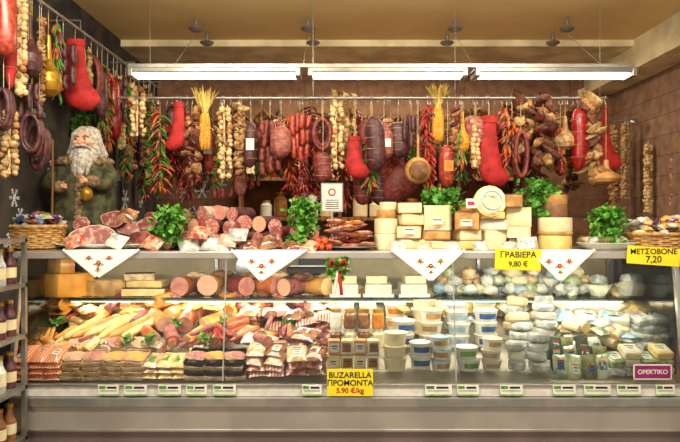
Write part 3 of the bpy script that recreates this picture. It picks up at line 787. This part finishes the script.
def g_links(b,x,y,z0,z1,w,k):
    H=z0-z1
    for c in range(4):
        xx=x+(c-1.5)*w*.28+u(-.004,.004); yy=y+(c%2)*.022; zt=z0-u(0,.02); zb=z1+u(0,.25)*H; n=max(1,int((zt-zb)/u(.07,.12))); h=(zt-zb)/n
        for i in range(n): b.saus((xx+u(-.006,.006),yy,zt-h*i),(xx+u(-.006,.006),yy,zt-h*(i+1)),w*.16,k,bend=(u(-.014,.014),0,0),n=8,seg=8)
def g_gourd(b,x,y,z0,z1,w,k):
    H=z0-z1; r=w/2
    b.lathe([(0,H),(r*.16,H),(r*.2,H*.75),(r*.28,H*.6),(r*.5,H*.5),(r*.9,H*.36),(r,H*.22),(r*.85,H*.08),(r*.4,.0),(0,0)],k,18,T(x,y,z1))
def g_stock(b,x,y,z0,z1,w,k,s=1):
    H=z0-z1
    pts=[(x,y,z0),(x,y,z0-H*.25),(x,y,z0-H*.5),(x+s*w*.02,y,z0-H*.68),(x+s*w*.10,y,z0-H*.80),(x+s*w*.25,y,z0-H*.86),(x+s*w*.42,y,z0-H*.885),(x+s*w*.56,y,z0-H*.89)]
    b.tube(pts,[w*.19,w*.22,w*.28,w*.35,w*.36,w*.31,w*.24,w*.05],k,16,flat=.55)
    b.tube([(x,y,z0+.012),(x,y,z0-H*.07)],[w*.22,w*.23],k,14,flat=.6)
def g_ham(b,x,y,z0,z1,w,k,s=1):
    H=z0-z1
    pts=[(x,y,z0),(x,y,z0-H*.15),(x-s*w*.05,y,z0-H*.35),(x-s*w*.08,y,z0-H*.6),(x,y,z0-H*.85),(x+s*w*.1,y,z0-H*.98),(x+s*w*.1,y,z1)]
    b.tube(pts,[w*.14,w*.12,w*.25,w*.46,w*.48,w*.25,w*.02],k,16,flat=.6)
    b.tube([(x,y,z0-.01),(x,y,z0-.03)],w*.15,'rope',8)
def g_ladle(b,x,y,z0,z1,w,k):
    b.tube([(x,y,z0),(x,y,z1+w*.8)],.008,k,8); b.blob(w/2,w*.35,w/2,k,T(x,y,z1+w/2)); b.blob(w*.38,w*.2,w*.38,'rindd',T(x,y-w*.2,z1+w/2))
GEN=dict(sal=g_sal,garlic=g_garlic,chili=g_chili,mush=g_mush,corn=g_corn,ring=g_ring,links=g_links,gourd=g_gourd,stock=g_stock,ham=g_ham,ladle=g_ladle)
NM=dict(sal='hanging_salami',garlic='garlic_braid',chili='dried_chili_string',mush='dried_mushroom_string',corn='corn_cob_bunch',ring='chorizo_ring',links='sausage_links',gourd='dried_gourd',stock='red_felt_stocking',ham='hanging_ham_leg',ladle='wooden_ladle')
H=[
(137,86,136,15,'garlic','garlic',0),(150,104,185,10,'mush',('mush','green'),1),(160,112,190,18,'chili',('chilio','green','chilid','mush'),0),(171,106,150,12,'sal','sald',1),
(179,104,150,22,'stock','redfelt',0),(176,145,180,18,'links','sal',1),(192,112,186,18,'mush',('mushd','chilid','mush'),0),(205,88,150,20,'corn','husk',0),(213,125,185,14,'chili',('chilid','green','chilio'),1),
(224,110,178,14,'garlic','garlic',0),(232,112,160,10,'chili','chilid',1),(240,104,172,12,'mush',('mush','garlicd'),0),(251,122,168,12,'sal','sald',0),(251,172,190,12,'links','sal',1),(262,126,165,13,'sal','sal',1),(270,118,178,16,'links','sal',0),
(281,126,158,19,'sal','sal2',0),(290,115,185,14,'chili',('chili','chilio'),1),(300,112,165,16,'links','salr',0),(311,106,192,26,'chili',('chili','chili','chilid'),1),(322,120,150,16,'ring','sal',0),(330,125,160,15,'sal','sald',1),(323,152,182,16,'sal','sal',0),
(336,93,170,13,'garlic','garlic',0),(348,95,150,16,'garlic','garlic',1),(354,138,176,25,'stock','redfelt',0),(366,120,150,12,'sal','sal',1),(372,116,172,17,'sal','sald',0),
(388,118,180,32,'ham','ham',1),(384,128,160,18,'sal','sal2',0),(398,122,158,18,'sal','sald',0),(402,150,198,46,'ham','sal',1),(418,135,184,24,'ladle','gourd',0),(411,112,150,12,'links','sald',0),
(427,104,168,16,'chili','chili',0),(438,83,142,21,'corn','husk',0),(449,115,170,13,'garlic','garlicd',1),(455,108,165,12,'mush',('mush','chilid'),0),(463,112,152,12,'gourd','corn',0),(461,150,180,14,'chili',('green','chilid'),1),
(476,116,148,20,'sal','sal2',0),(489,118,186,32,'stock','redfelt',0),(470,155,178,12,'links','sal',1),(503,104,165,24,'chili',('mushd','chili','mush'),1),(512,118,160,18,'chili',('chilio','chilid'),0),
(524,88,150,26,'mush',('mush','garlicd','mushd'),0),(533,98,178,22,'chili',('chilid','mushd'),1),(543,96,165,28,'mush',('mushd','mush','chilid'),0),(553,110,172,14,'garlic','garlicd',1),
(565,116,150,22,'gourd','garlicd',0),(565,150,172,12,'mush',('mush',),1),(578,108,170,14,'sal','redshine',0),(589,100,182,28,'mush',('mush','garlicd','mushd'),0),(599,110,170,36,'stock','redfelt',1),(606,160,184,26,'gourd','gourd',0),
(222,186,200,14,'links','sal',1),(186,150,196,14,'chili',('chili','mushd'),1),(242,150,196,12,'sal','sal2',1),(344,160,205,14,'chili',('chili','mushd'),1),(520,160,190,12,'chili','chilid',1),(433,150,185,12,'links','sald',1),(362,160,205,16,'sal','sal',1),(378,170,205,14,'sal','sald',1),
(200,150,190,12,'sal','sald',1),(296,165,190,12,'sal','sal',1)]
fk=[('sal','sal'),('sal','sal2'),('links','sal'),('mush',('mush','mushd')),('chili',('chilid','mush')),('garlic','garlicd'),('sal','sald'),('mush',('mush','garlicd')),('chili',('olive','mush','chilid')),('chili',('chili','chilid'))]
px=146
while px<598:
    t,k=R.choice(fk); H.append((px,u(108,125),u(150,206),u(11,18),t,k,2)); px+=u(8,12)
fk2=[('chili',('chili','chilid')),('chili',('green','olive','chilio')),('mush',('mush','garlicd','green')),('ring','sal'),('garlic','garlic'),('sal','salr'),('chili',('chilio','chili','mush'))]
px=154
while px<596:
    t,k=R.choice(fk2); p0=u(106,150); H.append((px,p0,p0+u(25,52),u(9,15),t,k,R.choice((0,1)))); px+=u(13,24)
for px,p0,p1,w,t,k,row in H:
    y=RY[row]+u(-.05,.05); b=B(NM[t]); x=X(px,y); z0=Z(p0,y); z1=Z(p1,y); zr=RZ[row]
    z0=min(z0,zr-.015) if t!='corn' and t!='garlic' else z0
    b.tube([(x,y,zr-.038),(x,RY[row],zr-.036)],.002,'steel',5)
    hook(b,x,RY[row],zr,zr-.04); b.tube([(x,y,zr-.036),(x,y,min(z0,zr-.04))],.0022,'twine',5)
    W=w*(D+y)/F*1.12
    if t=='stock' : GEN[t](b,x,y,z0,z1,W,k,s=1 if px>300 else -1)
    else: GEN[t](b,x,y,z0,z1,W,k)
    b.done()
LX=-1.54; LZ=2.53
b=B('side_hanging_rail'); b.tube([(LX,-.5,LZ),(LX,2.3,LZ)],.009,'steel',10)
for y in (-.45,.6,1.6,2.28): b.tube([(XL,y,LZ+.06),(LX,y,LZ+.06),(LX,y,LZ)],.006,'steel',8)
b.done()
L=[(-.30,2.5,2.14,.10,'sal','salr'),(-.27,2.0,1.80,.07,'ring','sald'),(-.2,2.5,2.02,.06,'sal','redfelt'),(-.12,2.52,2.0,.07,'garlic','garlic'),(-.22,1.9,1.62,.09,'garlic','garlicd'),(-.02,2.42,2.12,.12,'gourd','sald'),(-.04,2.1,1.9,.09,'links','sald'),(.0,1.93,1.72,.10,'ring','sald'),(.08,1.88,1.66,.10,'ring','sald'),
(.10,2.45,2.02,.05,'mush',('garlicd','mush')),(.18,2.38,2.06,.14,'gourd','gold'),(.28,2.48,2.1,.06,'chili',('chilio','chilid','green')),(.36,2.40,2.08,.11,'links','sald'),(.52,2.44,2.06,.26,'stock','redfelt'),(.66,2.42,2.1,.09,'garlic','garlicd'),(.76,2.42,2.1,.12,'ring','sal'),(.86,2.4,2.05,.09,'sal','sald'),(.94,2.42,2.0,.09,'chili',('green','chili')),(1.04,2.42,1.9,.08,'chili',('chilio','mush')),(1.15,2.38,1.95,.09,'sal','redshine'),(1.22,2.4,2.0,.1,'links','sald'),(1.3,2.4,1.9,.07,'garlic','garlic'),(1.4,2.4,1.75,.09,'chili',('green','olive','chilio')),(1.5,2.4,1.7,.08,'mush',('mush','mushd')),(1.6,2.4,1.9,.1,'links','sal'),(1.7,2.4,1.8,.09,'sal','sald'),(1.82,2.4,1.6,.09,'chili',('green','chili')),(1.95,2.4,1.8,.08,'garlic','garlicd'),(2.1,2.4,1.7,.1,'mush',('mushd','mush'))]
for y,z0,z1,w,t,k in L:
    b=B(NM[t]); hook(b,LX,y,LZ,min(z0,LZ-.04))
    if t=='stock': g_stock(b,LX,y,z0,z1,w,k,1)
    else: GEN[t](b,LX,y,min(z0,LZ-.03) if t!='garlic' else z0,z1,w,k)
    b.done()
# berry wreath on the dark wall
b=B('christmas_wreath')
M=T(XL+.05,1.0,1.95)@Ro(90,'Z')
for i in range(18):
    a=2*math.pi*i/18; leaves(b,M@T(.12*math.cos(a),0,.12*math.sin(a)),22,.03,.03,.022,('green','dgreen','green2'))
    if i%2: b.blob(.013,.013,.013,'redshine',M@T(.12*math.cos(a),-.035,.12*math.sin(a)))
b.tube([(.12*math.cos(2*math.pi*i/24),0,.12*math.sin(2*math.pi*i/24)) for i in range(24)],.012,'wood',8,closed=True,M=M)
b.done()
for px,p0,p1,y,w,t,k in ((614,128,208,2.3,.10,'mush',('mush','garlicd')),(625,125,200,2.2,.08,'garlic','garlicd'),(648,146,212,2.0,.075,'garlic','garlic'),(674,160,205,1.75,.07,'garlic','garlicd'),(667,130,146,1.9,.07,'gourd','cream')):
    b=B(NM[t]); x=X(px,y); b.tube([(x,y,Z(p0,y)),(x,y,Z(p0,y)+.06),(XR,y,Z(p0,y)+.075)],.003,'steel',6); GEN[t](b,x,y,Z(p0,y),Z(p1,y),w,k); b.done()
b=B('bracket_lamp'); y=2.1; x=X(633,y); b.blob(.03,.03,.03,'steel',T(x,y,Z(122,y))); b.tube([(x,y,Z(122,y)),(x,y+.1,Z(116,y)),(x,YB,Z(114,y))],.006,'steel',8); b.done()
# ================= lamps
FYY=.6
for a,c in ((131,301),(308,466),(473,632)):
    b=B('fluorescent_ceiling_light'); x0=X(a,FYY); x1=X(c,FYY); cx=(x0+x1)/2; w=x1-x0; z=Z(76,FYY)
    b.box(w,.15,.03,'steeld',T(cx,FYY,z+.022),.005)
    b.box(w-.1,.09,.004,'led',T(cx,FYY,z+.040))  # glowing top face added as uplight for the ceiling
    vs=[];prof=[(-.045,.008),(-.038,-.012),(.038,-.012),(.045,.008)]
    for xx in (x0+.03,x1-.03):
        for (yy,zz) in prof: vs.append((xx,FYY+yy,z+zz))
    b.add(vs,[[0,1,5,4],[1,2,6,5],[2,3,7,6]],'tube',False)
    for xx in (x0+.016,x1-.016): b.box(.032,.152,.05,'steeld',T(xx,FYY,z+.008),.006)
    b.done()
b=B('light_joining_bar'); b.box(X(634,FYY)-X(129,FYY),.03,.02,'steeld',T(X(381,FYY),FYY,Z(76,FYY)+.06)); b.done()
for p1,p2 in ((196,207),(308,313),(455,447),(567,553)):
    b=B('ceiling_suspension_mount')
    for px,y in ((p1,1.25),(p2,1.6)):
        x=X(px,y)
        b.lathe([(0,0),(.008,0),(.012,-.03),(.012,-.06),(.05,-.075),(.052,-.085),(.03,-.1),(0,-.105)],'steeld',18,T(x,y,ZC-.002))
    x=X(p1,1.25); b.tube([(x,1.25,ZC-.1),(x,1.25,ZC-.12),(X(p1,1.25),FYY+.02,Z(76,FYY)+.055)],.002,'steeld',6)
    b.done()
def area(name,loc,rot,sx,sy,e,col):
    l=bpy.data.lights.new(name,'AREA'); l.shape='RECTANGLE'; l.size=sx; l.size_y=sy; l.energy=e; l.color=col
    o=bpy.data.objects.new(name,l); o.location=loc; o.rotation_euler=[math.radians(a) for a in rot]; bpy.context.scene.collection.objects.link(o)
area('ceiling_lamp',(-.8,-1.2,2.75),(38,0,0),1.2,.5,68,(1,.89,.70))  # added fill above the view, brightens the counter front, left half
area('ceiling_lamp',(1.0,-1.2,2.75),(38,0,0),1.2,.5,68,(1,.89,.70))  # same added fill for the right half
area('kitchen_lamp',(.4,1.9,2.72),(0,0,0),2.4,.3,50,(1,.85,.62))  # area light facing down below the rear ceiling
area('case_strip_light',(CM,.045,1.208),(18,0,0),CW-.2,.03,15,(1,.92,.76))  # added fill inside the case to brighten its contents
area('shelf_strip_light',(CM,.40,.945),(0,0,0),CW-.2,.02,5,(1,.92,.76))  # added fill below the glass shelf to brighten the deck
# ================= bearded winter figure
b=B('bearded_winter_figurine')
fx=X(84,.5); fyv=.5; M=T(fx,fyv,1.251)@Sc(1.12,1.1,.99)
vs=[];fs=[];nu=30
prof=[(0,.15,.13),(.02,.165,.14),(.12,.16,.13),(.25,.155,.12),(.36,.15,.11),(.45,.14,.095),(.52,.11,.08),(.56,.05,.05)]
for i,(z,rx,ry) in enumerate(prof):
    for j in range(nu):
        a=2*math.pi*j/nu; q=1+.07*math.sin(a*7)*(1-i/8)+.05*noise.noise(Vector((math.cos(a)*2,math.sin(a)*2,z*6)))
        vs.append((rx*q*math.cos(a),ry*q*math.sin(a),z))
for i in range(len(prof)-1):
    for j in range(nu): j2=(j+1)%nu; fs.append([i*nu+j,i*nu+j2,(i+1)*nu+j2,(i+1)*nu+j])
fs.append(list(range(nu))[::-1]); b.add(vs,fs,'coat',True,M)
for i in range(26):
    a=2*math.pi*i/26; b.blob(.026,.02,.022,'fur',M@T(.155*math.cos(a),.135*math.sin(a),.025),.5,3,8,6,seed=i)
for i in range(15): b.blob(.022,.02,.022,'fur',M@T(.02,-.135+.0022*i,.04+i*.026),.5,3,8,6,seed=i)
for i in range(18):
    a=2*math.pi*i/18; b.blob(.034,.030,.03,'fur',M@T(.118*math.cos(a),.08*math.sin(a),.49),.5,3,8,6,seed=i+9)
b.blob(.062,.060,.075,'skin',M@T(.02,-.035,.60))
b.blob(.014,.018,.014,'skin',M@T(.02,-.1,.595))
for s in (-1,1):
    b.blob(.009,.005,.007,'white',M@T(.02+s*.022,-.092,.618)); b.blob(.005,.004,.005,'ink',M@T(.02+s*.022,-.097,.618))
    b.tube([(.02+s*.008,-.098,.632),(.02+s*.025,-.096,.640),(.02+s*.04,-.085,.630)],[.004,.007,.003],'beard',6,M=M)
    b.blob(.017,.012,.013,'skin',M@T(.02+s*.03,-.088,.598)); b.blob(.008,.012,.016,'skin',M@T(.02+s*.062,-.03,.605))
    b.tube([(.02,-.1,.583),(.02+s*.025,-.104,.578),(.02+s*.05,-.09,.56)],[.009,.011,.003],'beard',8,M=M)
b.blob(.016,.004,.004,'redshine',M@T(.02,-.099,.573))
for i in range(46):
    a=-2.6+5.2*i/45; w=u(.8,1.1); q=math.sin(a)
    x=.02+.058*q; yb=-.035-.058*math.cos(a)
    L2=.17*w*(.5+.5*math.cos(a)) + .05
    b.tube([(x,yb,.575-.015*abs(math.cos(a))),(x*1.05+u(-.01,.01),yb-.018,.575-L2*.4),(x*.8+u(-.015,.015),yb-.012,.575-L2*.8),(x*.6+u(-.01,.01),yb-.004,.575-L2)],[.009,.012,.009,.001],'beard',6,M=M)
b.blob(.068,.060,.046,'beard',M@T(.02,-.010,.655),.2,4)
for i in range(60):
    a=-.8+ (math.pi+1.6)*i/59
    c_,s_=math.cos(a),math.sin(a)
    b.tube([(.02+.02*c_,-.02+.02*s_,.695),(.02+.062*c_,-.02+.056*s_,.655),(.02+.072*c_,-.012+.07*s_,.60),(.02+.085*c_+u(-.012,.012),-.0+.085*s_,.545),(.02+.09*c_+u(-.025,.025),.01+.09*s_,.49)],[.007,.010,.010,.008,.002],'beard',6,M=M)
for s,hx,hz in ((-1,-.06,.34),(1,.09,.37)):
    b.tube([(s*.1,0,.48),(s*.15,-.03,.40),(s*.14,-.09,.35),(hx,-.15,hz)],[.04,.045,.038,.032],'coat',10,M=M)
    b.blob(.036,.03,.034,'fur',M@T(hx+s*.01,-.145,hz),.4,3)
    HM=M@T(hx-s*.02,-.165,hz+.005); b.blob(.016,.011,.014,'skin',HM)
    for f in range(4): b.tube([(-s*.006,-.004,.010-f*.0065),(-s*.017,-.013,.010-f*.0065),(-s*.022,-.006,.009-f*.0065)],[.0042,.0038,.003],'skin',6,M=HM)
    b.tube([(0,0,.010),(-s*.006,-.010,.020),(-s*.012,-.012,.024)],[.005,.004,.003],'skin',6,M=HM)
b.tube([(-.09,-.175,.02),(-.085,-.175,.35),(-.085,-.175,.60)],.006,'wood',8,M=M)
b.blob(.06,.07,.11,'wicker',M@T(-.085,.07,.42),.3,3); b.blob(.03,.03,.04,'gold',M@T(.08,-.17,.30)); b.tube([(.08,-.17,.34),(.085,-.172,.37)],.002,'gold',6,M=M)
leaves(b,M@T(-.09,-.02,.43),60,.05,.08,.02,('green','dgreen'))
for i in range(7): b.blob(.009,.009,.009,'redshine',M@T(-.09+u(-.04,.04),-.05,.46+u(-.03,.05)))
b.done()
# ================= left shelving unit
b=B('metal_shelving_unit')
x0,x1,y0,y1=-1.67,-1.475,-.48,-.18
for x in (x0+.012,x1-.01):
    for y in (y0+.01,y1-.01): b.box(.02,.02,1.33,'steeld',T(x,y,.665))
for z in (.1,.38,.62,.86,1.1,1.31): b.box(x1-x0,y1-y0,.018,'steeld',T((x0+x1)/2,(y0+y1)/2,z))
b.done()
b=B('bottled_preserves')
for z in (.389,.629,.869,1.109):
    for y in (-.42,-.33,-.24):
        for x in (-1.60,-1.53):
            k=R.choice(['dgreen','brownj','brownj','olive','sald','wrapw','dgreen']); M=T(x,y,z)
            b.lathe([(0,0),(.03,0),(.031,.01),(.031,.09),(.018,.12),(.015,.15)],k,12,M); b.lathe([(.0312,.03),(.0315,.032),(.0315,.075),(.0312,.077)],'cream',12,M); b.lathe([(.018,.15),(.018,.165),(0,.165)],'gold',12,M)
b.done()
# ================= world, camera
w=bpy.data.worlds.new('World'); bpy.context.scene.world=w; w.use_nodes=True
w.node_tree.nodes['Background'].inputs[0].default_value=(1,.91,.77,1); w.node_tree.nodes['Background'].inputs[1].default_value=.85
c=bpy.data.cameras.new('Camera'); c.sensor_width=36; c.lens=36*F/680; co=bpy.data.objects.new('Camera',c); co.location=(0,-D,CZ); co.rotation_euler=(math.pi/2,0,0)
bpy.context.scene.collection.objects.link(co); bpy.context.scene.camera=co
try:
    bpy.context.scene.view_settings.view_transform='Standard'
except Exception: pass
